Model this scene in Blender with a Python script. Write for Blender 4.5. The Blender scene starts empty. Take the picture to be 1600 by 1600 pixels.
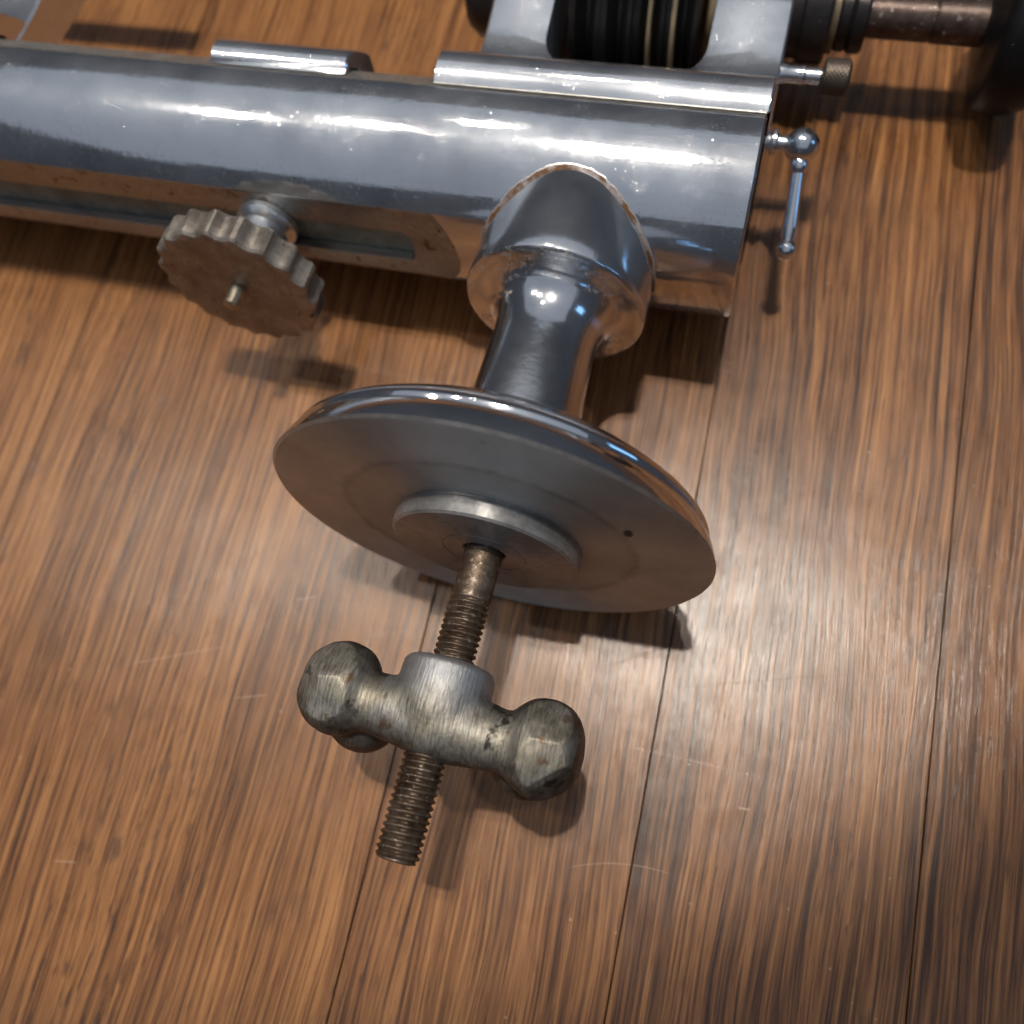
import bpy, bmesh, math, random
from mathutils import Vector, Matrix, noise
random.seed(7)
PI = math.pi
scene = bpy.context.scene
COL = scene.collection
MM = 0.001

# ------------------------------------------------------------------ camera
# rows of R: world axes -> camera axes
R = Matrix(((0.965227, 0.218744, -0.143136), (-0.169855, 0.941007, 0.292667), (0.198711, -0.258178, 0.945441)))
cam_data = bpy.data.cameras.new('camera')
cam = bpy.data.objects.new('camera', cam_data)
COL.objects.link(cam)
cam.matrix_world = Matrix.Translation((0, 0, 0.2)) @ R.transposed().to_4x4()
cam_data.sensor_width = 36.0
cam_data.lens = 36.0 * 1351.792 / 1600.0
cam_data.clip_start = 0.005
cam_data.clip_end = 50.0
cam_data.dof.use_dof = True
cam_data.dof.focus_distance = 0.158
cam_data.dof.aperture_fstop = 11.5
scene.camera = cam

# ------------------------------------------------------------------ light
world = bpy.data.worlds.new('World')
scene.world = world
world.use_nodes = True
bg = world.node_tree.nodes['Background']
bg.inputs['Color'].default_value = (0.62, 0.70, 0.90, 1)
bg.inputs['Strength'].default_value = 0.06
scene.view_settings.view_transform = 'Standard'
scene.view_settings.look = 'None'
scene.view_settings.exposure = 0.0
scene.view_settings.gamma = 1.0


def lamp(name, kind, loc, power, color, size=0.03, target=None, **kw):
    d = bpy.data.lights.new(name, kind)
    d.energy = power
    d.color = color
    if kind == 'AREA':
        d.shape = 'RECTANGLE'
        d.size, d.size_y = size
    else:
        d.shadow_soft_size = size
    for k, v in kw.items():
        setattr(d, k, v)
    o = bpy.data.objects.new(name, d)
    COL.objects.link(o)
    o.location = loc
    if target is not None:
        o.rotation_euler = (Vector(target) - Vector(loc)).to_track_quat('-Z', 'Y').to_euler()
    return o


WARM = (1.0, 0.90, 0.78)
for lx, ly, pw in ((0.03, 0.37, 80), (-0.04, 0.44, 22), (0.10, 0.46, 18)):
    lamp('ceiling_spot', 'SPOT', (lx, ly, 2.0), pw, WARM, 0.018, (-0.16, 0.24, 0.0),
         spot_size=2 * math.atan(0.322 / 2.0), spot_blend=0.035)  # narrow cone: its rim stands in for the phone's shadow at lower right
lamp('ceiling_bulb', 'POINT', (-0.72, 0.45, 2.0), 20, WARM, 0.035)
lamp('ceiling_bulb', 'POINT', (-1.20, 0.30, 2.0), 25, WARM, 0.035)
lamp('ceiling_bulb', 'POINT', (-0.42, 0.95, 2.0), 6, WARM, 0.025)
lamp('ceiling_glow', 'AREA', (-0.4, -0.5, 2.6), 33, (0.74, 0.84, 1.0), (6.0, 5.8), (-0.4, -0.5, 0))
lamp('blue_side_lamp', 'AREA', (1.5, 0.35, 0.75), 1.2, (0.25, 0.55, 1.0), (0.35, 0.5), (0, 0.1, 0))  # bluish lamp for the cool highlights from the right; source unknown

# ------------------------------------------------------------------ node helpers


class Mat:
    def __init__(self, name):
        self.m = bpy.data.materials.new(name)
        self.m.use_nodes = True
        self.t = self.m.node_tree
        self.b = self.t.nodes['Principled BSDF']

    def n(self, kind, **kw):
        nd = self.t.nodes.new(kind)
        for k, v in kw.items():
            if k in nd.inputs.keys():
                self.put(nd.inputs[k], v)
            else:
                setattr(nd, k, v)
        return nd

    def put(self, sock, v):
        if isinstance(v, bpy.types.NodeSocket):
            self.t.links.new(v, sock)
        else:
            sock.default_value = v

    def set(self, **kw):
        for k, v in kw.items():
            self.put(self.b.inputs[k.replace('_', ' ')], v)

    def coords(self, which='Object'):
        return self.n('ShaderNodeTexCoord').outputs[which]

    def map(self, vec, scale=(1, 1, 1), loc=(0, 0, 0), rot=(0, 0, 0)):
        nd = self.n('ShaderNodeMapping')
        nd.inputs['Scale'].default_value = scale
        nd.inputs['Location'].default_value = loc
        nd.inputs['Rotation'].default_value = rot
        self.t.links.new(vec, nd.inputs['Vector'])
        return nd.outputs[0]

    def noise(self, vec, scale=1.0, detail=3.0, rough=0.55, dist=0.0, out=0):
        nd = self.n('ShaderNodeTexNoise')
        self.t.links.new(vec, nd.inputs['Vector'])
        nd.inputs['Scale'].default_value = scale
        nd.inputs['Detail'].default_value = detail
        nd.inputs['Roughness'].default_value = rough
        nd.inputs['Distortion'].default_value = dist
        return nd.outputs[out]

    def ramp(self, fac, stops, interp='LINEAR'):
        nd = self.n('ShaderNodeValToRGB')
        cr = nd.color_ramp
        cr.interpolation = interp
        while len(cr.elements) < len(stops):
            cr.elements.new(0.5)
        for e, (p, c) in zip(cr.elements, stops):
            e.position = p
            e.color = (c, c, c, 1) if isinstance(c, (int, float)) else (*c, 1)
        self.t.links.new(fac, nd.inputs[0])
        return nd.outputs[0]

    def math(self, op, a, b=0.0, c=None, clamp=False):
        nd = self.n('ShaderNodeMath', operation=op)
        nd.use_clamp = clamp
        self.put(nd.inputs[0], a)
        self.put(nd.inputs[1], b)
        if c is not None:
            self.put(nd.inputs[2], c)
        return nd.outputs[0]

    def mix(self, fac, a, b, mode='MIX'):
        nd = self.n('ShaderNodeMix', data_type='RGBA', blend_type=mode)
        self.put(nd.inputs[0], fac)
        for s, v in ((nd.inputs[6], a), (nd.inputs[7], b)):
            self.put(s, (*v, 1) if isinstance(v, tuple) and len(v) == 3 else v)
        return nd.outputs[2]

    def bump(self, h, strength=0.3, dist=0.0005, normal=None):
        nd = self.n('ShaderNodeBump')
        nd.inputs['Strength'].default_value = strength
        nd.inputs['Distance'].default_value = dist
        self.t.links.new(h, nd.inputs['Height'])
        if normal is not None:
            self.t.links.new(normal, nd.inputs['Normal'])
        return nd.outputs[0]

    def sep(self, vec):
        nd = self.n('ShaderNodeSeparateXYZ')
        self.t.links.new(vec, nd.inputs[0])
        return nd.outputs

    def segment(self, x, y, a, b, w, bend=0.0):
        """mask of a thin scratch from a to b (metres), width w, slightly bowed"""
        dx, dy = b[0] - a[0], b[1] - a[1]
        L = math.hypot(dx, dy)
        dx /= L
        dy /= L
        u = self.math('ADD', self.math('MULTIPLY', self.math('SUBTRACT', x, a[0]), dx),
                      self.math('MULTIPLY', self.math('SUBTRACT', y, a[1]), dy))
        v = self.math('ADD', self.math('MULTIPLY', self.math('SUBTRACT', x, a[0]), -dy),
                      self.math('MULTIPLY', self.math('SUBTRACT', y, a[1]), dx))
        if bend:
            q = self.math('SUBTRACT', self.math('DIVIDE', u, L), 0.5)
            v = self.math('ADD', v, self.math('MULTIPLY', self.math('MULTIPLY', q, q), bend))
        across = self.math('SUBTRACT', 1.0, self.math('DIVIDE', self.math('ABSOLUTE', v), w), clamp=True)
        along = self.math('SUBTRACT', 1.0, self.math('POWER', self.math('ABSOLUTE', self.math('SUBTRACT', self.math('DIVIDE', u, L / 2), 1.0)), 6.0), clamp=True)
        return self.math('MULTIPLY', across, along)


def chrome(name, base=(0.70, 0.71, 0.73), rough=0.13, pits=True, grime=0.25, rust=None, brush=None, smudge=1.0, wear=False, haze=0.32, speck=None):
    """plated steel: orange peel, pin-point pits, faint smears; optional rust ring round the pillar"""
    m = Mat(name)
    c = m.coords()
    big = m.noise(c, 60, 4, 0.6)
    fine = m.noise(c, 900, 3, 0.6)
    r = m.math('ADD', m.math('MULTIPLY', m.ramp(big, [(0.35, 0.0), (0.75, 1.0)]), 0.07 * smudge), rough)
    r = m.math('ADD', r, m.math('MULTIPLY', fine, 0.04))
    col = m.mix(m.ramp(m.noise(c, 38, 5, 0.65), [(0.5, 0.0), (0.8, grime)]), base, (0.26, 0.21, 0.17))
    h = m.noise(c, 420, 2, 0.5)
    nrm = m.bump(h, 0.055, 0.0006)
    if brush:
        nrm = m.bump(m.noise(m.map(c, brush), 1.0, 3, 0.6), 0.06, 0.0004, nrm)
    if pits:
        v = m.n('ShaderNodeTexVoronoi')
        m.t.links.new(c, v.inputs['Vector'])
        v.inputs['Scale'].default_value = 1500
        dot = m.ramp(v.outputs['Distance'], [(0.0, 1.0), (0.22, 0.0)])
        keep = m.ramp(m.noise(c, 90, 3, 0.6), [(0.44, 0.0), (0.58, 1.0)])
        pit = m.math('MULTIPLY', dot, keep)
        nrm = m.bump(pit, 0.4, 0.00016, nrm)
    metal = 1.0
    if wear:
        wx = m.sep(c)[0]
        r = m.math('ADD', r, m.ramp(m.math('MULTIPLY', m.math('ADD', wx, 0.07), 12.0), [(0.0, 0.0), (0.9, 0.13)]))
    if rust:
        x, y, z = m.sep(c)
        rad = m.math('SQRT', m.math('ADD', m.math('MULTIPLY', x, x), m.math('MULTIPLY', z, z)))
        nr = m.math('DIVIDE', m.math('MULTIPLY', m.math('ADD', z, 0.0012), m.math('DIVIDE', z, rad)), 0.0232)
        gr = m.math('SQRT', m.math('MAXIMUM', m.math('SUBTRACT', 1.0, m.math('MULTIPLY', nr, nr)), 0.02))
        dd = m.math('DIVIDE', m.math('SUBTRACT', rad, rust[0]), gr)
        dd = m.math('ADD', dd, m.math('MULTIPLY', m.math('SUBTRACT', m.noise(c, 260, 5, 0.7), 0.5), rust[1] * 1.1))
        k = m.math('SUBTRACT', 1.0, m.math('DIVIDE', m.math('ABSOLUTE', dd), rust[1]), clamp=True)
        k = m.ramp(k, [(0.05, 0.0), (0.30, 1.0)])
        k = m.math('MULTIPLY', k, m.ramp(m.noise(c, 200, 4, 0.65), [(0.30, 0.25), (0.55, 1.0)]))
        front = m.math('LESS_THAN', y, 0.085)
        k = m.math('MULTIPLY', k, front)
        rc = m.mix(m.noise(c, 1500, 3, 0.6), (0.075, 0.030, 0.010), (0.19, 0.090, 0.034))
        col = m.mix(k, col, rc)
        r = m.math('ADD', r, m.math('MULTIPLY', k, 0.6), clamp=True)
        metal = m.math('SUBTRACT', 1.0, m.math('MULTIPLY', k, 0.9))
        nrm = m.bump(m.math('MULTIPLY', k, m.noise(c, 1800, 3, 0.7)), 0.4, 0.0003, nrm)
    if speck:
        y = m.sep(c)[1]
        band = m.math('MULTIPLY', m.math('GREATER_THAN', y, speck[0]), m.math('LESS_THAN', y, speck[1]))
        patchy = m.ramp(m.noise(c, 95, 3, 0.6), [(0.40, 0.0), (0.60, 1.0)])
        k = m.math('MULTIPLY', m.math('MULTIPLY', band, patchy), m.ramp(m.noise(c, 850, 4, 0.7), [(0.52, 0.0), (0.64, 0.55)]))
        col = m.mix(k, col, (0.060, 0.030, 0.015))
        r = m.math('ADD', r, m.math('MULTIPLY', k, 0.5), clamp=True)
        metal = m.math('SUBTRACT', 1.0, m.math('MULTIPLY', k, 0.8))
    # fine polishing scratches in two directions
    sc = m.math('ADD', m.noise(m.map(c, (90, 3200, 1400), rot=(0, 0, 0.25)), 1.0, 2, 0.6), m.noise(m.map(c, (3000, 120, 900), rot=(0.2, 0, -0.35)), 1.0, 2, 0.6))
    nrm2 = m.bump(sc, 0.10, 0.0002, nrm)
    m.set(Base_Color=col, Metallic=metal, Roughness=r, Normal=nrm)
    if haze:
        b2 = m.n('ShaderNodeBsdfPrincipled')
        m.put(b2.inputs['Base Color'], m.mix(1.0, col, (0.88, 0.94, 1.0), 'MULTIPLY'))
        m.put(b2.inputs['Metallic'], metal)
        m.put(b2.inputs['Roughness'], m.math('MAXIMUM', r, 0.52))
        m.put(b2.inputs['Normal'], nrm2)
        mx = m.n('ShaderNodeMixShader')
        m.put(mx.inputs[0], m.math('ADD', m.math('MULTIPLY', m.ramp(big, [(0.38, 0.0), (0.66, 1.0)]), haze * 0.9), haze * 0.65))
        m.t.links.new(m.b.outputs[0], mx.inputs[1])
        m.t.links.new(b2.outputs[0], mx.inputs[2])
        m.t.links.new(mx.outputs[0], m.t.nodes['Material Output'].inputs[0])
    return m.m


def steel(name, lo, hi, rough=0.42, scale=90, stretch=(1, 1, 1), metal=0.9, bump=0.2, spots=None, fine=900, aniso=None):
    """bare worn steel: two-tone patina, dark specks, fine grain"""
    m = Mat(name)
    c = m.coords()
    n1 = m.noise(m.map(c, stretch), scale, 6, 0.65)
    col = m.mix(m.ramp(n1, [(0.32, 0.0), (0.68, 1.0)]), lo, hi)
    n2 = m.noise(c, fine, 3, 0.6)
    col = m.mix(m.ramp(n2, [(0.3, 0.35), (0.6, 0.0)]), col, tuple(v * 0.45 for v in lo))
    if spots:
        col = m.mix(m.ramp(m.noise(c, spots[0], 3, 0.6), [(spots[1], 0.0), (spots[1] + 0.05, 1.0)]), col, spots[2])
    r = m.math('ADD', m.math('MULTIPLY', n1, 0.22), rough - 0.1)
    nrm = m.bump(n2, bump, 0.0003)
    nrm = m.bump(n1, bump * 0.6, 0.0006, nrm)
    m.set(Base_Color=col, Metallic=metal, Roughness=r, Normal=nrm)
    if aniso:
        tg = m.n('ShaderNodeTangent', direction_type='RADIAL', axis=aniso[0])
        m.set(Anisotropic=aniso[1], Tangent=tg.outputs[0])
        m.b.inputs['Anisotropic Rotation'].default_value = 0.25
    return m.m


def turned_face(name):
    """lathe-turned grey steel face: concentric rings, tarnish, stains"""
    m = Mat(name)
    c = m.coords()
    x, y, z = m.sep(c)
    rad = m.math('SQRT', m.math('ADD', m.math('MULTIPLY', x, x), m.math('MULTIPLY', z, z)))
    ringv = m.n('ShaderNodeCombineXYZ')
    m.t.links.new(rad, ringv.inputs[0])
    rings = m.noise(ringv.outputs[0], 2600, 3, 0.7)
    n1 = m.noise(c, 70, 6, 0.68)
    col = m.mix(m.ramp(n1, [(0.3, 0.0), (0.7, 1.0)]), (0.56, 0.555, 0.52), (0.74, 0.735, 0.69))
    # tarnish edge of a washer that once sat here
    wob = m.math('ADD', rad, m.math('MULTIPLY', m.math('SUBTRACT', m.noise(c, 160, 4, 0.6), 0.5), 0.0022))
    inner = m.ramp(m.math('MULTIPLY', wob, 10.0), [(0.275, 1.0), (0.292, 0.0)])
    edge = m.ramp(m.math('MULTIPLY', wob, 10.0), [(0.270, 0.0), (0.283, 0.45), (0.298, 0.0)])
    col = m.mix(m.math('MULTIPLY', inner, 0.25), col, (0.36, 0.34, 0.31))
    col = m.mix(m.math('MULTIPLY', edge, m.ramp(n1, [(0.35, 1.0), (0.6, 0.2)])), col, (0.10, 0.08, 0.06))
    st = m.math('SUBTRACT', 1.0, m.math('DIVIDE', m.math('SQRT', m.math('ADD', m.math('POWER', m.math('SUBTRACT', x, 0.0268), 2.0), m.math('POWER', m.math('MULTIPLY', m.math('SUBTRACT', z, 0.0135), 0.55), 2.0))), 0.0016), clamp=True)
    st = m.ramp(m.math('ADD', st, m.math('MULTIPLY', m.math('SUBTRACT', m.noise(c, 1400, 4, 0.7), 0.5), 1.1)), [(0.35, 0.0), (0.6, 1.0)])
    near = m.math('LESS_THAN', m.math('ABSOLUTE', m.math('SUBTRACT', x, 0.0268)), 0.003)
    near = m.math('MULTIPLY', near, m.math('LESS_THAN', m.math('ABSOLUTE', m.math('SUBTRACT', z, 0.0135)), 0.005))
    col = m.mix(m.math('MULTIPLY', m.math('MULTIPLY', st, near), 0.85), col, (0.03, 0.025, 0.02))
    sp = m.ramp(m.noise(c, 330, 5, 0.7), [(0.64, 0.0), (0.76, 0.5)])
    col = m.mix(sp, col, (0.08, 0.065, 0.05))
    nrm = m.bump(rings, 0.35, 0.0003)
    nrm = m.bump(m.noise(c, 1500, 3, 0.6), 0.08, 0.0003, nrm)
    r = m.math('ADD', m.math('MULTIPLY', n1, 0.2), 0.30)
    tg = m.n('ShaderNodeTangent', direction_type='RADIAL', axis='Y')
    m.set(Base_Color=col, Metallic=0.7, Roughness=m.math('ADD', r, 0.26), Normal=nrm, Anisotropic=0.95, Tangent=tg.outputs[0])
    m.b.inputs['Anisotropic Rotation'].default_value = 0.25
    return m.m


def nut_metal(name):
    """dark patina with filed bright patches and brown stains"""
    m = Mat(name)
    c = m.coords()
    x, y, z = m.sep(c)
    n1 = m.noise(c, 110, 6, 0.65)
    n2 = m.noise(c, 330, 5, 0.65)
    fileg = m.noise(m.map(c, (2600, 260, 700), rot=(0, 0, 0.12)), 1.0, 3, 0.6)
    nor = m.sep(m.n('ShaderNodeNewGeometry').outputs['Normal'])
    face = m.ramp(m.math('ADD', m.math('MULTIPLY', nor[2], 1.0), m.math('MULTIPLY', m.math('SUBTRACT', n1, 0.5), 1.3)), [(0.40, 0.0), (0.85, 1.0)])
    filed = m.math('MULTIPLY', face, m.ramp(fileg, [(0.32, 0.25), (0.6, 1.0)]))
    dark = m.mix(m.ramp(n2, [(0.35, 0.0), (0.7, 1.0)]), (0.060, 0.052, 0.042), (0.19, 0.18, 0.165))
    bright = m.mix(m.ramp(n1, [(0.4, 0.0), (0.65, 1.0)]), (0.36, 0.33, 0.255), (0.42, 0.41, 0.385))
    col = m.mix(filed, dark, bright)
    # the turned collar is cleaner, bluish grey
    coll = m.math('MULTIPLY', m.ramp(m.math('MULTIPLY', m.math('ADD', y, 0.05), 20.0), [(0.30, 0.0), (0.40, 1.0)]),
                  m.math('LESS_THAN', m.math('ABSOLUTE', x), 0.0098))
    col = m.mix(m.math('MULTIPLY', coll, m.ramp(n2, [(0.3, 0.75), (0.65, 1.0)])), col, (0.36, 0.37, 0.385))
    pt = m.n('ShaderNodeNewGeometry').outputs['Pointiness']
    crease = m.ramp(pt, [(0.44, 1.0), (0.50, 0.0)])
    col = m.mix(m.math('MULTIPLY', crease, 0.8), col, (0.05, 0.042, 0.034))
    scab = m.ramp(m.math('ADD', m.noise(c, 150, 4, 0.65), m.math('MULTIPLY', m.math('SUBTRACT', n2, 0.5), 0.25)), [(0.62, 0.0), (0.68, 0.9)])
    ends = m.math('GREATER_THAN', m.math('ABSOLUTE', x), 0.0105)
    col = m.mix(m.math('MULTIPLY', scab, ends), col, (0.035, 0.028, 0.022))
    rs = m.ramp(m.noise(c, 210, 4, 0.6), [(0.60, 0.0), (0.70, 0.8)])
    col = m.mix(m.math('MULTIPLY', rs, m.math('SUBTRACT', 1.0, coll)), col, (0.17, 0.095, 0.045))
    nrm = m.bump(fileg, 0.4, 0.0003)
    nrm = m.bump(n2, 0.25, 0.0006, nrm)
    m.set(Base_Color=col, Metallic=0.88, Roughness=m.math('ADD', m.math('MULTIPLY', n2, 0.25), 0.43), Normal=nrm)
    return m.m


def plain(name, col, rough, metal=0.0, bump=0.1, scale=600, var=0.35, coat=0.0, spec=0.5):
    m = Mat(name)
    c = m.coords()
    n1 = m.noise(c, scale, 4, 0.6)
    n2 = m.noise(c, 80, 4, 0.6)
    cc = m.mix(m.ramp(n2, [(0.3, 0.0), (0.7, 1.0)]), tuple(v * (1 - var) for v in col), tuple(min(1, v * (1 + var)) for v in col))
    m.set(Base_Color=cc, Metallic=metal, Roughness=m.math('ADD', m.math('MULTIPLY', n2, 0.2), rough - 0.1),
          Normal=m.bump(n1, bump, 0.0003))
    m.b.inputs['Specular IOR Level'].default_value = spec
    if coat:
        m.set(Coat_Weight=coat, Coat_Roughness=0.12)
    return m.m


def wood():
    m = Mat('wood_floor')
    geo = m.n('ShaderNodeNewGeometry').outputs['Position']
    rnd = m.n('ShaderNodeObjectInfo').outputs['Random']
    off = m.n('ShaderNodeCombineXYZ')
    m.put(off.inputs[0], m.math('MULTIPLY', rnd, 7.3))
    m.put(off.inputs[1], m.math('MULTIPLY', rnd, 3.1))
    add = m.n('ShaderNodeVectorMath', operation='ADD')
    m.put(add.inputs[0], geo)
    m.put(add.inputs[1], off.outputs[0])
    p = add.outputs[0]
    # waviness of the grain
    w = m.noise(m.map(p, (16, 5, 1)), 1.0, 3, 0.5)
    wv = m.n('ShaderNodeCombineXYZ')
    m.put(wv.inputs[0], m.math('MULTIPLY', m.math('SUBTRACT', w, 0.5), 0.016))
    add2 = m.n('ShaderNodeVectorMath', operation='ADD')
    m.put(add2.inputs[0], p)
    m.put(add2.inputs[1], wv.outputs[0])
    p = add2.outputs[0]
    s1 = m.noise(m.map(p, (800, 10, 1)), 1.0, 5, 0.68, 0.1)
    s2 = m.noise(m.map(p, (1700, 34, 1)), 1.0, 4, 0.65)
    s3 = m.noise(m.map(p, (60, 4, 1)), 1.0, 3, 0.55)
    s4 = m.noise(m.map(p, (620, 90, 1)), 1.0, 3, 0.65)
    # growth rings: bands whose spacing and bow differ from board to board
    ring = m.math('ADD', m.math('MULTIPLY', m.sep(p)[0], 1.0), m.math('MULTIPLY', m.math('SUBTRACT', m.noise(m.map(p, (9, 2.2, 1)), 1.0, 2, 0.5), 0.5), 0.05))
    ring = m.math('SINE', m.math('MULTIPLY', ring, m.math('ADD', 1500.0, m.math('MULTIPLY', rnd, 1400.0))))
    g = m.math('ADD', m.math('MULTIPLY', s1, 0.48), m.math('MULTIPLY', s2, 0.38))
    g = m.math('ADD', g, m.math('MULTIPLY', s3, 0.20))
    g = m.math('ADD', g, m.math('MULTIPLY', ring, 0.016))
    g = m.math('ADD', g, m.math('MULTIPLY', m.math('SUBTRACT', rnd, 0.5), 0.06))
    col = m.ramp(g, [(0.42, (0.046, 0.0185, 0.0072)), (0.485, (0.138, 0.0560, 0.0190)), (0.54, (0.236, 0.100, 0.0335)), (0.63, (0.380, 0.178, 0.0620))])
    # flecks: short dark ray marks gathered in cathedral patches
    patch = m.ramp(m.noise(m.map(p, (26, 11, 1)), 1.0, 2, 0.5, 1.2), [(0.54, 0.0), (0.62, 1.0)])
    fl = m.math('MULTIPLY', patch, m.ramp(s4, [(0.53, 0.0), (0.64, 0.7)]))
    col = m.mix(fl, col, (0.055, 0.028, 0.017))
    # long dark pores and short open ones
    po = m.ramp(m.noise(m.map(p, (1000, 14, 1)), 1.0, 3, 0.6), [(0.63, 0.0), (0.70, 0.75)])
    po2 = m.ramp(m.noise(m.map(p, (2800, 90, 1)), 1.0, 2, 0.6), [(0.60, 0.0), (0.66, 0.65)])
    po = m.math('MAXIMUM', po, po2)
    col = m.mix(po, col, (0.045, 0.020, 0.011))
    # dirt packed along the joints
    gx = m.sep(m.coords('Generated'))[0]
    e = m.math('MINIMUM', gx, m.math('SUBTRACT', 1.0, gx))
    e = m.math('SUBTRACT', 1.0, m.math('DIVIDE', e, m.math('ADD', 0.004, m.math('MULTIPLY', m.noise(m.map(geo, (300, 60, 1)), 1.0, 4, 0.7), 0.022))), clamp=True)
    col = m.mix(m.math('MULTIPLY', e, 0.45), col, (0.030, 0.016, 0.010))
    # dull film, dust specks
    film = m.ramp(m.noise(geo, 28, 5, 0.65), [(0.45, 0.0), (0.75, 1.0)])
    vo = m.n('ShaderNodeTexVoronoi')
    m.t.links.new(geo, vo.inputs['Vector'])
    vo.inputs['Scale'].default_value = 210
    speck = m.math('MULTIPLY', m.ramp(vo.outputs['Distance'], [(0.0, 1.0), (0.05, 1.0), (0.07, 0.0)]), m.ramp(m.sep(vo.outputs['Color'])[0], [(0.90, 0.0), (0.92, 0.45)]))
    col = m.mix(speck, col, (0.50, 0.40, 0.31))
    x, y, _ = m.sep(geo)
    dark_s, lite_s = None, None
    for a, b, wd, bd in (((-0.0166, 0.0200), (0.0085, 0.0345), 0.00013, 0.0), ((0.0025, 0.0205), (0.0420, 0.0325), 0.00016, 0.0008),
                         ((-0.0050, 0.0065), (0.0260, 0.0062), 0.00010, 0.0005), ((-0.1150, 0.0080), (-0.0880, 0.0200), 0.00012, 0.0)):
        s = m.segment(x, y, a, b, wd, bd)
        dark_s = s if dark_s is None else m.math('MAXIMUM', dark_s, s)
    for a, b, wd, bd in (((-0.0130, -0.0200), (0.0090, -0.0160), 0.00012, 0.006), ((-0.128, -0.001), (-0.104, 0.0085), 0.00016, 0.0),
                         ((-0.098, -0.0030), (-0.0900, -0.0005), 0.00018, 0.0), ((0.0205, -0.0012), (0.0232, -0.0010), 0.00035, 0.0),
                         ((-0.1300, -0.0480), (-0.1240, -0.0470), 0.00022, 0.0), ((-0.090, 0.0230), (-0.0845, 0.0250), 0.00022, 0.0)):
        s = m.segment(x, y, a, b, wd, bd)
        lite_s = s if lite_s is None else m.math('MAXIMUM', lite_s, s)
    col = m.mix(m.math('MULTIPLY', dark_s, 0.30), col, (0.05, 0.03, 0.02))
    col = m.mix(m.math('MULTIPLY', lite_s, 0.55), col, (0.55, 0.40, 0.28))
    h = m.math('SUBTRACT', m.math('ADD', s2, m.math('MULTIPLY', s1, 0.5)), m.math('MULTIPLY', m.math('ADD', po, m.math('MULTIPLY', dark_s, 0.4)), 0.5))
    nrm = m.bump(h, 0.16, 0.0004)
    nrm = m.bump(m.noise(geo, 90, 2, 0.5), 0.05, 0.002, nrm)
    r = m.math('ADD', m.math('MULTIPLY', s2, 0.14), 0.21)
    r = m.math('ADD', r, m.math('MULTIPLY', film, 0.10))
    m.set(Base_Color=col, Roughness=r, Normal=nrm, IOR=1.5)
    m.b.inputs['Specular IOR Level'].default_value = 0.55
    return m.m


M_WOOD = wood()
M_GAP = plain('dark_joint', (0.012, 0.009, 0.007), 0.9)
M_BED = chrome('bed_chrome', rust=(0.0182, 0.0017), rough=0.05, haze=0.14, brush=(40, 700, 700))
M_FLAT = steel('milled_flat', (0.27, 0.255, 0.235), (0.46, 0.45, 0.42), 0.40, 110, stretch=(0.25, 1, 1), metal=0.8, bump=0.12, spots=(260, 0.60, (0.17, 0.10, 0.055)))
M_HEAD = chrome('headstock_chrome', rough=0.10, grime=0.08, smudge=0.5, haze=0.2)
M_PILLAR = chrome('pillar_chrome', rough=0.10, grime=0.6, pits=False, haze=0.08, brush=(420, 12, 420), speck=(0.0508, 0.0534))
M_MIRROR = chrome('mirror_chrome', haze=0.08, rough=0.045, pits=False, grime=0.1, smudge=0.4)
M_SMALL = chrome('small_part_chrome', haze=0.2, rough=0.12, pits=False, grime=0.3)
M_BEVEL = steel('ground_bevel', (0.42, 0.40, 0.37), (0.60, 0.58, 0.55), 0.42, 200)
M_FACE = turned_face('turned_steel')
M_BOSS = steel('boss_steel', (0.25, 0.255, 0.255), (0.42, 0.425, 0.43), 0.45, 120, metal=0.6, bump=0.12, aniso=('Y', 0.8))
M_STUD = steel('rusty_stud', (0.085, 0.052, 0.034), (0.21, 0.165, 0.125), 0.45, 260, metal=0.75, bump=0.45, spots=(900, 0.62, (0.34, 0.31, 0.27)))
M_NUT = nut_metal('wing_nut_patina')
M_KNOB = steel('knob_steel', (0.21, 0.18, 0.15), (0.43, 0.39, 0.345), 0.42, 150, metal=0.75, bump=0.25, spots=(420, 0.66, (0.10, 0.06, 0.04)))
M_SLOT = steel('slot_grime', (0.13, 0.14, 0.115), (0.33, 0.345, 0.29), 0.6, 90, metal=0.2, bump=0.3)
M_BLACK = plain('black_plastic', (0.008, 0.008, 0.009), 0.40, spec=0.2)
M_DARK = plain('blackened_steel', (0.035, 0.032, 0.032), 0.35, metal=0.6, bump=0.25)
M_TAN = plain('brass_ring', (0.24, 0.19, 0.12), 0.45, metal=0.4)
M_KNURL = plain('knurled_brown_steel', (0.085, 0.068, 0.055), 0.42, metal=0.6, bump=0.2)
M_TUBE = steel('brown_tube', (0.050, 0.032, 0.027), (0.12, 0.090, 0.076), 0.38, 260, metal=0.65, bump=0.25, spots=(600, 0.64, (0.34, 0.29, 0.26)))

# ------------------------------------------------------------------ mesh helpers (lathe millimetres)


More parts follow.
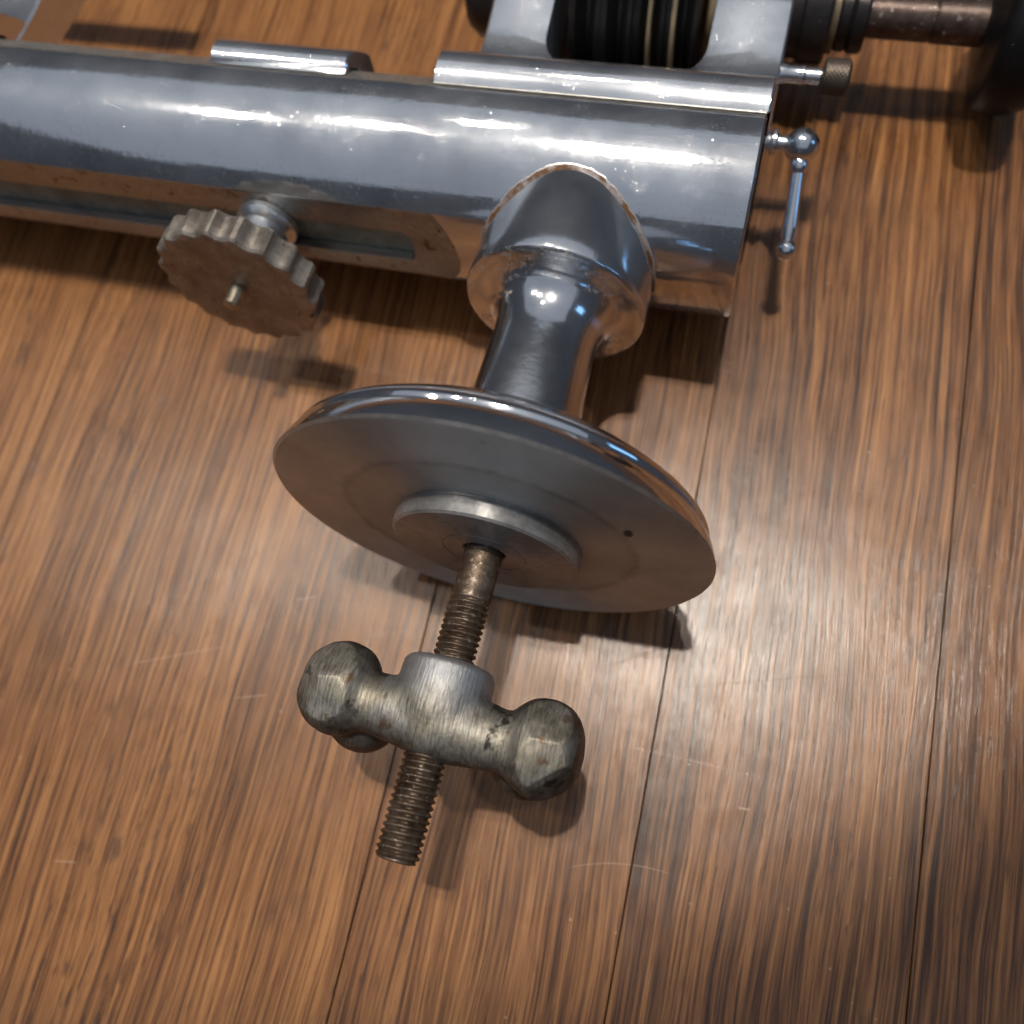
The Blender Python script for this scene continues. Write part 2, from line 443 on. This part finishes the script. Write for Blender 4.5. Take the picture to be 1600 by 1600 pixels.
class MB:
    def __init__(self):
        self.v, self.f, self.mi = [], [], []

    def add(self, verts, faces, mi=0):
        b = len(self.v)
        self.v += [tuple(p) for p in verts]
        for q in faces:
            self.f.append([i + b for i in q])
            self.mi.append(mi)
        return self

    def rings(self, rings, cap=True, mi=0):
        n = len(rings[0])
        v = [p for r in rings for p in r]
        f = []
        for i in range(len(rings) - 1):
            for j in range(n):
                k = (j + 1) % n
                f.append((i * n + j, i * n + k, (i + 1) * n + k, (i + 1) * n + j))
        if cap:
            f.append(tuple(range(n - 1, -1, -1)))
            f.append(tuple(range((len(rings) - 1) * n, len(rings) * n)))
        return self.add(v, f, mi)

    def revolve(self, prof, axis='Y', c=(0, 0, 0), n=64, mi=0, rf=None):
        """prof: (radius, position along axis); c: point of the axis"""
        rr = []
        for r, t in prof:
            ring = []
            for j in range(n):
                a = 2 * PI * j / n
                q = rf(r, t, a) if rf else r
                ca, sa = q * math.cos(a), q * math.sin(a)
                if axis == 'Y':
                    ring.append((c[0] + ca, c[1] + t, c[2] + sa))
                else:
                    ring.append((c[0] + t, c[1] + ca, c[2] + sa))
            rr.append(ring)
        return self.rings(rr, True, mi)

    def prism(self, poly, x0, x1, bevel=0.0, mi=0):
        """closed (y,z) outline pulled along x"""
        if bevel:
            cy = sum(p[0] for p in poly) / len(poly)
            cz = sum(p[1] for p in poly) / len(poly)
            sm = []
            n = len(poly)
            for i in range(n):
                (ya, za), (yb, zb), (yc, zc) = poly[i - 1], poly[i], poly[(i + 1) % n]
                e1 = Vector((yb - ya, zb - za)).normalized()
                e2 = Vector((yc - yb, zc - zb)).normalized()
                nn = Vector((e1.y + e2.y, -e1.x - e2.x))
                nn = nn.normalized() if nn.length > 1e-6 else Vector((0, 0))
                if nn.dot(Vector((yb - cy, zb - cz))) < 0 and False:
                    nn = -nn
                sm.append((yb - nn.x * bevel * self.sgn(poly), zb - nn.y * bevel * self.sgn(poly)))
            secs = [(x0, sm), (x0 + bevel, poly), (x1 - bevel, poly), (x1, sm)]
        else:
            secs = [(x0, poly), (x1, poly)]
        return self.rings([[(x, y, z) for y, z in s] for x, s in secs], True, mi)

    @staticmethod
    def sgn(poly):
        a = 0
        for i in range(len(poly)):
            (x0, y0), (x1, y1) = poly[i - 1], poly[i]
            a += x0 * y1 - x1 * y0
        return 1 if a > 0 else -1

    def box(self, a, b, mi=0):
        (x0, y0, z0), (x1, y1, z1) = a, b
        return self.rings([[(x0, y0, z), (x1, y0, z), (x1, y1, z), (x0, y1, z)] for z in (z0, z1)], True, mi)

    def ball(self, c, r, n=32, m=16, s=(1, 1, 1)):
        rr = []
        for i in range(m + 1):
            t = PI * i / m
            q = max(math.sin(t), 1e-3)
            rr.append([(c[0] + s[0] * r * q * math.cos(2 * PI * j / n), c[1] + s[1] * r * q * math.sin(2 * PI * j / n),
                        c[2] - s[2] * r * math.cos(t)) for j in range(n)])
        return self.rings(rr)

    def rod(self, a, b, r, n=24):
        """tapered bar: r is a list of (fraction, radius)"""
        a, b = Vector(a), Vector(b)
        d = (b - a).normalized()
        u = d.orthogonal().normalized()
        w = d.cross(u)
        return self.rings([[tuple(a.lerp(b, t) + u * q * math.cos(2 * PI * j / n) + w * q * math.sin(2 * PI * j / n)) for j in range(n)] for t, q in r])

    def mesh(self, name, mats, angle=32):
        me = bpy.data.meshes.new(name)
        me.from_pydata([(x * MM, y * MM, z * MM) for x, y, z in self.v], [], self.f)
        for mt in mats if isinstance(mats, (list, tuple)) else [mats]:
            me.materials.append(mt)
        me.polygons.foreach_set('material_index', self.mi)
        bm = bmesh.new()
        bm.from_mesh(me)
        bmesh.ops.recalc_face_normals(bm, faces=bm.faces)
        bm.to_mesh(me)
        bm.free()
        finish(me, angle)
        return me


def finish(me, angle=32):
    me.polygons.foreach_set('use_smooth', [True] * len(me.polygons))
    me.set_sharp_from_angle(angle=math.radians(angle))
    me.update()


def modified(me, mods):
    """mesh after modifiers; mods: (type, {settings})"""
    o = bpy.data.objects.new('work', me)
    COL.objects.link(o)
    for k, kw in mods:
        md = o.modifiers.new(k, k)
        for a, v in kw.items():
            setattr(md, a, v)
    dg = bpy.context.evaluated_depsgraph_get()
    dg.update()
    out = bpy.data.meshes.new_from_object(o.evaluated_get(dg), preserve_all_data_layers=True, depsgraph=dg)
    bpy.data.objects.remove(o)
    return out


def cut(me, cutters):
    for c in cutters:
        k = bpy.data.objects.new('cutter', c)
        COL.objects.link(k)
        me = modified(me, [('BOOLEAN', dict(operation='DIFFERENCE', object=k, solver='EXACT'))])
        bpy.data.objects.remove(k)
    return me


# the lathe's own frame: x along the bed, y along the foot pillar, z up off the floor
LM = Matrix(((0.999837, 0.017911, 0.002059), (-0.018029, 0.993295, 0.11419), (0.0, -0.114209, 0.993457)))
LD = Vector((-0.036408, 0.038041, 0.042628))
BASE = Vector((0, 0, -0.0429))                        # where the foot disc stands on the floor
root = bpy.data.objects.new('watchmaker_lathe', None)
COL.objects.link(root)
root.matrix_world = Matrix.Translation(LD + LM @ BASE) @ LM.to_4x4()
root.empty_display_size = 0.02
root['label'] = 'chrome watchmaker\'s bench lathe lying on its back on the wooden floor'
root['category'] = 'lathe'


def part(name, me, parent=root, label=None):
    o = bpy.data.objects.new(name, me)
    COL.objects.link(o)
    o.parent = parent
    if parent is root:
        o.location = -BASE
    if label:
        o['label'] = label
    me.name = name
    return o


# ------------------------------------------------------------------ floor: strips of wood
floor = bpy.data.objects.new('floor', None)
fm = bpy.data.meshes.new('floor')
fm.from_pydata([(-1.6, -1.2, -0.0035), (1.4, -1.2, -0.0035), (1.4, 1.9, -0.0035), (-1.6, 1.9, -0.0035)], [], [(0, 1, 2, 3)])
fm.materials.append(M_GAP)
floor = bpy.data.objects.new('floor', fm)
COL.objects.link(floor)
floor['kind'] = 'structure'
SEAMS = [-0.1758, -0.0561, 0.0008, 0.0577, 0.1145]
P = 0.0569
xs = [SEAMS[0] - P * k for k in range(22, 0, -1)] + SEAMS + [SEAMS[-1] + P * k for k in range(1, 20)]
for i in range(len(xs) - 1):
    a, b = xs[i] + 0.00009, xs[i + 1] - 0.00009
    y0, y1, e, d = -1.15, 1.85, 0.00014, -0.00016
    dz = random.uniform(-0.00004, 0.00004)
    c = (a + b) / 2
    ys = [y0, -0.4, -0.25] + [-0.15 + 0.006 * k for k in range(84)] + [0.45, 0.8, y1]
    v, f = [], []
    for k, y in enumerate(ys):
        wl = noise.noise(Vector((a * 90, y * 60, 1.3))) * 0.00009
        wr = noise.noise(Vector((b * 90, y * 60, 7.7))) * 0.00009
        v += [(a - c, y, -0.0034), (a - c + wl, y, d + dz), (a - c + e + wl, y, dz), (b - c - e + wr, y, dz), (b - c + wr, y, d + dz), (b - c, y, -0.0034)]
        if k:
            f += [(6 * k - 6 + q, 6 * k - 5 + q, 6 * k + 1 + q, 6 * k + q) for q in range(5)]
    me = bpy.data.meshes.new('plank')
    me.from_pydata(v, [], f)
    me.materials.append(M_WOOD)
    bm = bmesh.new()
    bm.from_mesh(me)
    bmesh.ops.recalc_face_normals(bm, faces=bm.faces)
    bm.to_mesh(me)
    bm.free()
    o = bpy.data.objects.new('plank', me)
    COL.objects.link(o)
    o.parent = floor
    o.location = (c, 0, 0)

# ------------------------------------------------------------------ bed
YB, ZB, RB = 86.5, -1.2, 23.2


def mirror(z):
    return 2 * ZB - z


arc = [(YB + RB * math.cos(a), ZB + RB * math.sin(a)) for a in [math.radians(83.8 + (276.2 - 83.8) * k / 120) for k in range(121)]]
bed_poly = [(97.0, mirror(17.1)), (97.0, 17.1), (93.4, 20.2)] + arc + [(93.4, mirror(20.2))]
bed_me = MB().prism(bed_poly, -240, 36.3, 0.5).mesh('bed', M_BED)
FLAT = 65.9
pz, pr = -1.4, 13.6
stad = [(-300, pz + pr)] + [(-24.5 - pr + pr * math.cos(a), pz + pr * math.sin(a)) for a in [PI / 2 - PI * k / 40 for k in range(41)]] + [(-300, pz - pr)]
pocket = MB().rings([[(x, y, z) for x, z in stad] for y in (50, FLAT)]).mesh('pocket', M_BED)
sl = [(-300, 2.2), (-38.5, 2.2), (-37, 0.9), (-36.4, -2.6), (-37, -6.1), (-38.5, -7.4), (-300, -7.4)]
slot = MB().rings([[(x, y, z) for x, z in sl] for y in (60, 74)]).mesh('slot', M_BED)
bed_me = cut(bed_me, [pocket, slot])
bed_me = modified(bed_me, [('BEVEL', dict(width=0.0004, segments=2, limit_method='ANGLE', angle_limit=math.radians(30), use_clamp_overlap=True))])
finish(bed_me, 40)
bed_me.materials.append(M_FLAT)
for p in bed_me.polygons:
    if abs(p.center.y - FLAT * MM) < 0.00006 and abs(p.normal.y) > 0.95:
        p.material_index = len(bed_me.materials) - 1
bed = part('bed', bed_me)
# ground bevels along the top edge of the bed, a hair proud of the plating
mb = MB()
for s in (1, -1):
    zz = (lambda z: z) if s > 0 else mirror
    mb.prism([(89.4, zz(21.85)), (93.3, zz(20.30)), (96.8, zz(17.3)), (93.0, zz(19.0)), (90.0, zz(21.0))], -239.8, 36.0)
part('way_bevel', mb.mesh('way_bevel', M_BEVEL), bed)
# dull metal deep in the slot
part('slot_channel', MB().rings([[(-239.5, y, z), (-38.0, y, z), (-36.8, y, z * 0.6 - 1), (-36.8, y, -4.4), (-38.0, y, -7.0), (-239.5, y, -7.0)] for y, z in ((68.4, 1.8), (73.5, 1.8))]).mesh('slot_channel', M_SLOT), bed)

# ------------------------------------------------------------------ foot: pillar, disc, boss, stud
prof = [(11.9, 20.5), (11.6, 28), (11.2, 36), (10.9, 42), (11.0, 46), (11.7, 48.8), (13.0, 50.8), (15.0, 52.0), (17.2, 52.5), (18.8, 52.8), (19.4, 53.2), (19.6, 54.0),
        (19.6, 57), (19.3, 62), (18.7, 68), (18.1, 76), (18.1, 90)]
pillar = part('foot_pillar', MB().revolve(prof, 'Y', (0, 0, 0), 128).mesh('foot_pillar', M_PILLAR))
prof = [(9, 0.02), (42.2, 0.0), (42.75, 0.5), (42.5, 1.5), (42.0, 2.8), (41.3, 4.1), (40.5, 5.2), (40.55, 5.4), (40.7, 5.8), (40.7, 6.2), (40.35, 6.9), (39.3, 8.0), (36.8, 9.9), (33.0, 12.2), (28.2, 14.9), (23, 17.4),
        (18, 19.0), (14.5, 20.2), (13.0, 21.4), (12.2, 23.0), (9, 23.2)]
b = MB()
b.revolve(prof, 'Y', (0, 0, 0), 192)
disc_me = b.mesh('foot_disc', [M_MIRROR, M_FACE, M_BEVEL])
for p in disc_me.polygons:
    c = p.center
    if c.y < 0.00012:
        p.material_index = 1
    elif c.y < 0.0003 and math.hypot(c.x, c.z) > 0.04:
        p.material_index = 2
disc = part('foot_disc', disc_me)
prof = [(4.1, 0.5), (4.1, -3.6), (4.4, -4.0), (7.9, -4.1), (8.05, -3.9), (8.25, -3.9), (8.4, -4.1), (17.6, -4.2), (18.2, -3.8), (18.3, -2.8), (18.3, -0.9), (18.0, -0.5), (18.0, 0.5)]
rr = MB().revolve(prof, 'Y', (0, 0, 0), 128)
rr.f.pop(); rr.mi.pop(); rr.f.pop(); rr.mi.pop()
part('boss', rr.mesh('boss', M_BOSS), disc)

Y0, Y1, PITCH = -13.2, -60.2, 1.17


def thread_r(r, t, a):
    if t > Y0:
        return r
    u = (t / PITCH + a / (2 * PI)) % 1.0
    tri = 1 - abs(2 * u - 1)
    tri = min(1.0, tri * 1.25)
    k = min(1.0, (Y0 - t) / 2.0)
    e = max(0.0, 1 - (t - Y1) / 1.0)
    return r - 0.68 * (1 - tri) * k - 0.5 * e * tri


steps = []
t = 0.3
while t > Y0:
    steps.append((3.72, t))
    t -= 0.8
t = Y0
while t > Y1:
    steps.append((3.9, t))
    t -= PITCH / 8
steps += [(3.4, Y1), (3.1, Y1 - 0.15)]
stud = part('threaded_stud', MB().revolve(steps, 'Y', (0, 0, 0), 48, rf=thread_r).mesh('threaded_stud', M_STUD, 60))

# ------------------------------------------------------------------ wing nut
w = MB()
NY = -35.6
w.revolve([(7.0, -26.2), (7.9, -26.5), (8.5, -27.4), (8.6, -30), (8.6, -33), (8.2, -36), (6.5, -40), (5.5, -42.0)], 'Y', (0, 0, 0), 64)
LB, RBL = Vector((-18.6, -34.9, 0.3)), Vector((19.5, -36.7, 0.3))
w.rod(LB + Vector((0, -0.7, 0)), RBL + Vector((0, -0.9, 0)), [(0, 5.6), (0.2, 5.4), (0.35, 6.2), (0.5, 7.2), (0.65, 6.2), (0.8, 5.4), (1, 5.6)], 40)
w.ball(LB, 8.2, 40, 24, (0.93, 1.06, 0.95))
w.ball(RBL, 8.2, 40, 24, (0.93, 1.06, 0.95))
w.ball(LB + Vector((3.0, -2.6, -8.6)), 7.2, 32, 20)
w.ball(RBL + Vector((-3.0, -1.6, -8.6)), 7.2, 32, 20)
nut_me = w.mesh('wing_nut', M_NUT)
nut_me = modified(nut_me, [('REMESH', dict(mode='VOXEL', voxel_size=0.00033))])
import numpy as np
nv = len(nut_me.vertices)
co = np.empty(nv * 3)
nut_me.vertices.foreach_get('co', co)
co = co.reshape(-1, 3)
ed = np.empty(len(nut_me.edges) * 2, dtype=np.int64)
nut_me.edges.foreach_get('vertices', ed)
ed = ed.reshape(-1, 2)
deg = np.bincount(ed.ravel(), minlength=nv)[:, None].astype(float)
wgt = np.clip((-0.0305 - co[:, 1:2]) / 0.002, 0.05, 1.0) * 0.6   # the turned collar keeps its edges
for _ in range(34):
    sm = np.zeros_like(co)
    for k in range(3):
        sm[:, k] = np.bincount(ed[:, 0], co[ed[:, 1], k], nv) + np.bincount(ed[:, 1], co[ed[:, 0], k], nv)
    co += (sm / deg - co) * wgt
nut_me.vertices.foreach_set('co', co.ravel())
nut_me.update()
# filed flats and hand-made unevenness
nrms = [v.normal.copy() for v in nut_me.vertices]
new_co = []
for v, vn in zip(nut_me.vertices, nrms):
    p = v.co * 1000
    for c, dirs in ((LB, ((-1.0, 0.08, 0.12), (-0.1, -0.35, 0.93), (-0.2, 0.45, 0.87), (-0.6, -0.2, 0.75))), (RBL, ((1.0, -0.08, 0.12), (0.15, -0.4, 0.9), (0.1, 0.5, 0.86), (0.55, -0.75, 0.35)))):
        for d in dirs:
            d = Vector(d).normalized()
            s = (p - c).dot(d) - 6.6
            if s > 0 and (p - c).length < 12:
                p = p - d * s * 0.75
    nz = noise.noise(p * 0.16) * 0.28 + noise.noise(p * 0.5) * 0.07
    if abs(p.x) > 9 or p.y < -32:
        p = p + vn * nz
    new_co += list(p / 1000)
nut_me.vertices.foreach_set('co', new_co)
nut_me.update()
nut_me.materials.clear()
nut_me.materials.append(M_NUT)
finish(nut_me, 60)
nut = part('wing_nut', nut_me)

# ------------------------------------------------------------------ headstock
def shoe_poly(side, top):
    """rounded foot that straddles the top of the bed"""
    left = [(97.2, ZB)] + [(97.2, 17.4), (93.6, 20.55), (90.3, 21.75)] + side + top
    right = [(y, mirror(z)) for y, z in reversed(left[1:])]
    return left[1:] + right


shoe = shoe_poly([(90.3, 22.1), (91.2, 22.7), (92.6, 23.4), (94.3, 23.9), (96, 24.0), (97.8, 23.6), (99.6, 22.5), (101.3, 21.1), (103, 19.5), (104.4, 17.9), (105.4, 16.6)], [(106.2, 15.0)])
YS, ZS = 151.0, -1.2
neck = [(104.5, 16.8), (106.3, 15.2), (108, 13.6), (110.5, 12.4), (113, 12.0), (116, 12.2), (120, 13.0), (125, 14.3), (130, 15.6), (135, 16.6)]
hous = [(YS + 19 * math.cos(a), ZS + 19 * math.sin(a)) for a in [math.radians(122 - 122 * k / 24) for k in range(25)]]
upl = neck + hous
up_poly = upl + [(y, mirror(z)) for y, z in reversed(upl[:-1])]
up_me = MB().prism(up_poly, -31.5, 37.2, 0.5).mesh('uprights', M_HEAD)
gx0, gx1, gy, gr = -16.6, 20.4, 109.2, 10.0
gp = [(gx0, 200), (gx0, gy + gr)] + [(gx0 + gr - gr * math.cos(a), gy + gr - gr * math.sin(a)) for a in [PI / 2 * k / 10 for k in range(1, 11)]] + \
     [(gx1 - gr + gr * math.sin(a), gy + gr - gr * math.cos(a)) for a in [PI / 2 * k / 10 for k in range(1, 11)]] + [(gx1, 200)]
gap = MB().rings([[(x, y, z) for x, y in gp] for z in (-40, 40)]).mesh('gap', M_HEAD)
up_me = cut(up_me, [gap])
up_me = modified(up_me, [('BEVEL', dict(width=0.0006, segments=2, limit_method='ANGLE', angle_limit=math.radians(40)))])
shoe_me = MB().prism(shoe, -34.4, 36.7, 0.5).mesh('shoe', M_HEAD)
bm = bmesh.new()
bm.from_mesh(up_me)
bm.from_mesh(shoe_me)
head_me = bpy.data.meshes.new('headstock')
bm.to_mesh(head_me)
bm.free()
head_me.materials.append(M_HEAD)
finish(head_me, 35)
head = part('headstock', head_me)
AX = (0, YS, ZS)


def pulley_profile():
    pr = [(6, -14.5), (20.5, -14.5), (21.3, -14)]
    x = -14.0
    for big, small in ((24.4, 20.5), (24.2, 20.3), (22.4, 18.8), (21.8, 18.0)):
        pr += [(big, x), (big, x + 1.4), (small, x + 3.6), (small, x + 4.2), (big, x + 6.4), (big, x + 7.4)]
        x += 7.6
    return pr + [(6, x)]


pul = MB().revolve(pulley_profile(), 'X', AX, 96)
part('pulley', pul.mesh('pulley', M_BLACK, 25), head)
part('pulley_ring', MB().revolve([(19, 4.6), (22.9, 4.6), (22.9, 5.5), (19, 5.5)], 'X', AX, 96).mesh('pulley_ring', M_TAN), head)
part('pulley_ring', MB().revolve([(19, 10.2), (22.9, 10.2), (22.9, 11.2), (19, 11.2)], 'X', AX, 96).mesh('pulley_ring', M_TAN), head)
part('brass_washer', MB().revolve([(4, 17.4), (11, 17.4), (11.4, 17.8), (11.4, 20.0), (11, 20.6), (4, 20.6)], 'X', AX, 64).mesh('brass_washer', M_TAN), head)
part('spindle_nose', MB().revolve([(2, -46), (7.0, -46), (9.5, -45), (11.3, -42.5), (11.8, -39), (11.6, -35), (10.5, -33), (10.2, -31), (4, -31)], 'X', AX, 64).mesh('spindle_nose', M_DARK), head)
part('spindle_collar', MB().revolve([(4, 37), (10.6, 37), (10.6, 39.6), (11.4, 40), (11.6, 41), (11.6, 45.6), (11.2, 46.4), (4, 46.4)], 'X', AX, 72).mesh('spindle_collar', M_DARK, 25), head)
part('brass_washer', MB().revolve([(4, 46.5), (8.8, 46.5), (9.0, 46.8), (9.0, 48.0), (4, 48.2)], 'X', AX, 64).mesh('brass_washer', M_TAN), head)
part('spindle_collar', MB().revolve([(4, 48.2), (7.9, 48.2), (8.3, 48.6), (8.3, 50.6), (7.9, 51), (8.2, 51.4), (8.6, 51.8), (8.6, 54.2), (8.2, 54.9), (4, 55)], 'X', AX, 64).mesh('spindle_collar', M_DARK, 25), head)
part('draw_tube', MB().revolve([(2, 54.8), (5.0, 54.9), (5.05, 69.6), (4.8, 69.8), (4.8, 70.1), (5.2, 70.3), (5.3, 83), (2, 83.2)], 'X', AX, 48).mesh('draw_tube', M_TUBE, 25), head)
part('handwheel', MB().revolve([(2, 81.2), (9, 81.2), (10, 81.6), (14.5, 82.8), (16.8, 83.0), (18.2, 83.8), (19.2, 85.6), (19.5, 88.5), (19.2, 92), (18.0, 94.6), (15.5, 96), (11, 96.4), (9, 97), (2, 97)], 'X', AX, 96).mesh('handwheel', M_BLACK), head)

# knurled set screw at the foot of the right upright
SY, SZ = 115.6, 10.0
sc = MB().revolve([(1, 36.5), (2.0, 36.6), (2.0, 38), (1.75, 38.4), (1.75, 41.2), (1.95, 41.5), (1.95, 42.1), (1.6, 42.5), (1.7, 45.6), (1.2, 46)], 'X', (0, SY, SZ), 32)
sset = part('set_screw', sc.mesh('set_screw', M_SMALL), head)


def knurl(r, t, a):
    u = (a / (2 * PI) * 26 + t * 1.1) % 1.0
    v = (a / (2 * PI) * 26 - t * 1.1) % 1.0
    return r - (0.28 * max(abs(2 * u - 1), abs(2 * v - 1)) if 46.1 < t < 51.6 else 0)


kp = [(2, 45.9), (3.3, 46.0), (3.8, 46.3)] + [(3.95, 46.4 + 0.2 * k) for k in range(25)] + [(3.7, 51.4), (2.8, 51.8), (1, 51.9)]
part('knurled_head', MB().revolve(kp, 'X', (0, SY, SZ), 104, rf=knurl).mesh('knurled_head', M_KNURL, 60), head)

# ------------------------------------------------------------------ locking lever on the end of the bed
LY, LZ = 106.2, 0.0
pv = MB().revolve([(1, 34), (3.0, 35), (3.0, 36.9), (2.3, 37.1), (2.0, 37.5), (2.4, 37.8), (2.9, 38.3), (2.9, 38.9), (2.3, 39.4), (1.6, 39.7), (1.6, 42.6), (1, 43)], 'X', (0, LY - 0.2, LZ), 40)
lev = part('locking_lever', pv.mesh('locking_lever', M_SMALL))
BC = Vector((44.8, 105.7, 0.0))
EC = Vector((45.9, 86.5, -12.0))
part('ball', MB().ball(BC, 3.9, 40, 24).mesh('ball', M_MIRROR), lev)
d = (EC - BC).normalized()
part('handle', MB().rod(BC + d * 3.4, EC, [(0, 1.9), (0.06, 2.1), (0.10, 1.9), (0.14, 1.35), (0.4, 1.5), (0.75, 1.75), (0.86, 1.7), (0.92, 1.2), (1, 1.2)]).mesh('handle', M_MIRROR), lev)
part('handle_tip', MB().ball(EC, 2.4, 32, 16).mesh('handle_tip', M_MIRROR), lev)

# ------------------------------------------------------------------ clamp knob under the bed
KX, KZ, KY = -72.4, 0.0, -5.0
NF = 19


def flute(r, t, a):
    u = (a / (2 * PI) * NF + 0.3) % 1.0
    s = max(0.0, min(1.0, (u - 0.10) / 0.80))
    return r - (1.15 * math.sin(PI * s) ** 0.75 if r > 17.2 else 0)


knob = part('clamp_knob', MB().revolve([(1.5, 50.9), (14.0, 50.7), (17.6, 50.6), (18.3, 50.8), (18.8, 51.4), (18.8, 56.9), (18.4, 57.6), (17.4, 58.0), (10, 58.1), (3, 58.1)], 'Y', (KX, KY, KZ), 240, rf=flute).mesh('clamp_knob', M_KNOB, 28))
part('stem', MB().revolve([(3, 57.1), (7.6, 58.0), (7.8, 58.4), (7.5, 59.2), (7.0, 59.6), (6.7, 59.9), (6.7, 63.0), (5.8, 64.2), (5.6, 67.6), (6.8, 68.6), (7.2, 69.2), (7.2, 70.8), (4.4, 71.1), (4.4, 74.5), (2, 74.7)], 'Y', (KX, KY, KZ), 64).mesh('stem', M_SMALL), knob)


def fine_thread(r, t, a):
    u = (t / 0.6 + a / (2 * PI)) % 1.0
    return r - 0.22 * abs(2 * u - 1) * (1 if t > 46.2 else 0)


part('screw_end', MB().revolve([(0.4, 46.0), (1.3, 46.1)] + [(1.85, 46.4 + 0.1 * k) for k in range(55)], 'Y', (KX, KY, KZ), 24, rf=fine_thread).mesh('screw_end', steel('screw_end_steel', (0.33, 0.28, 0.2), (0.55, 0.5, 0.4), 0.35, 300), 60), knob)

# ------------------------------------------------------------------ slide shoe and tailstock on the bed
sh = shoe_poly([(91.2, 22.0), (92.0, 22.6), (93.2, 23.1), (94.6, 23.3), (96.2, 22.9), (98.0, 21.8), (99.8, 20.3), (101.4, 18.7), (102.7, 17.2)], [(103.4, 16.2), (103.5, 14.0)])
part('slide_shoe', MB().prism(sh, -88.3, -54.6, 0.4).mesh('slide_shoe', M_HEAD))
tail = MB().prism(shoe, -205, -150.6, 0.5)
tail.prism([(96, 4.5), (96, 14.6), (104, 14.8), (110, 15.2), (118, 16.2), (130, 18.4), (140, 20.5), (140, 4.5)], -200, -150.2, 0.5)
tail_o = part('tailstock', tail.mesh('tailstock', M_HEAD))
part('tail_spindle', MB().revolve([(1, -140), (3.5, -139), (4, -150), (4, -215), (7, -216), (7, -225), (1, -226)][::1], 'X', AX, 40).mesh('tail_spindle', M_SMALL), tail_o)
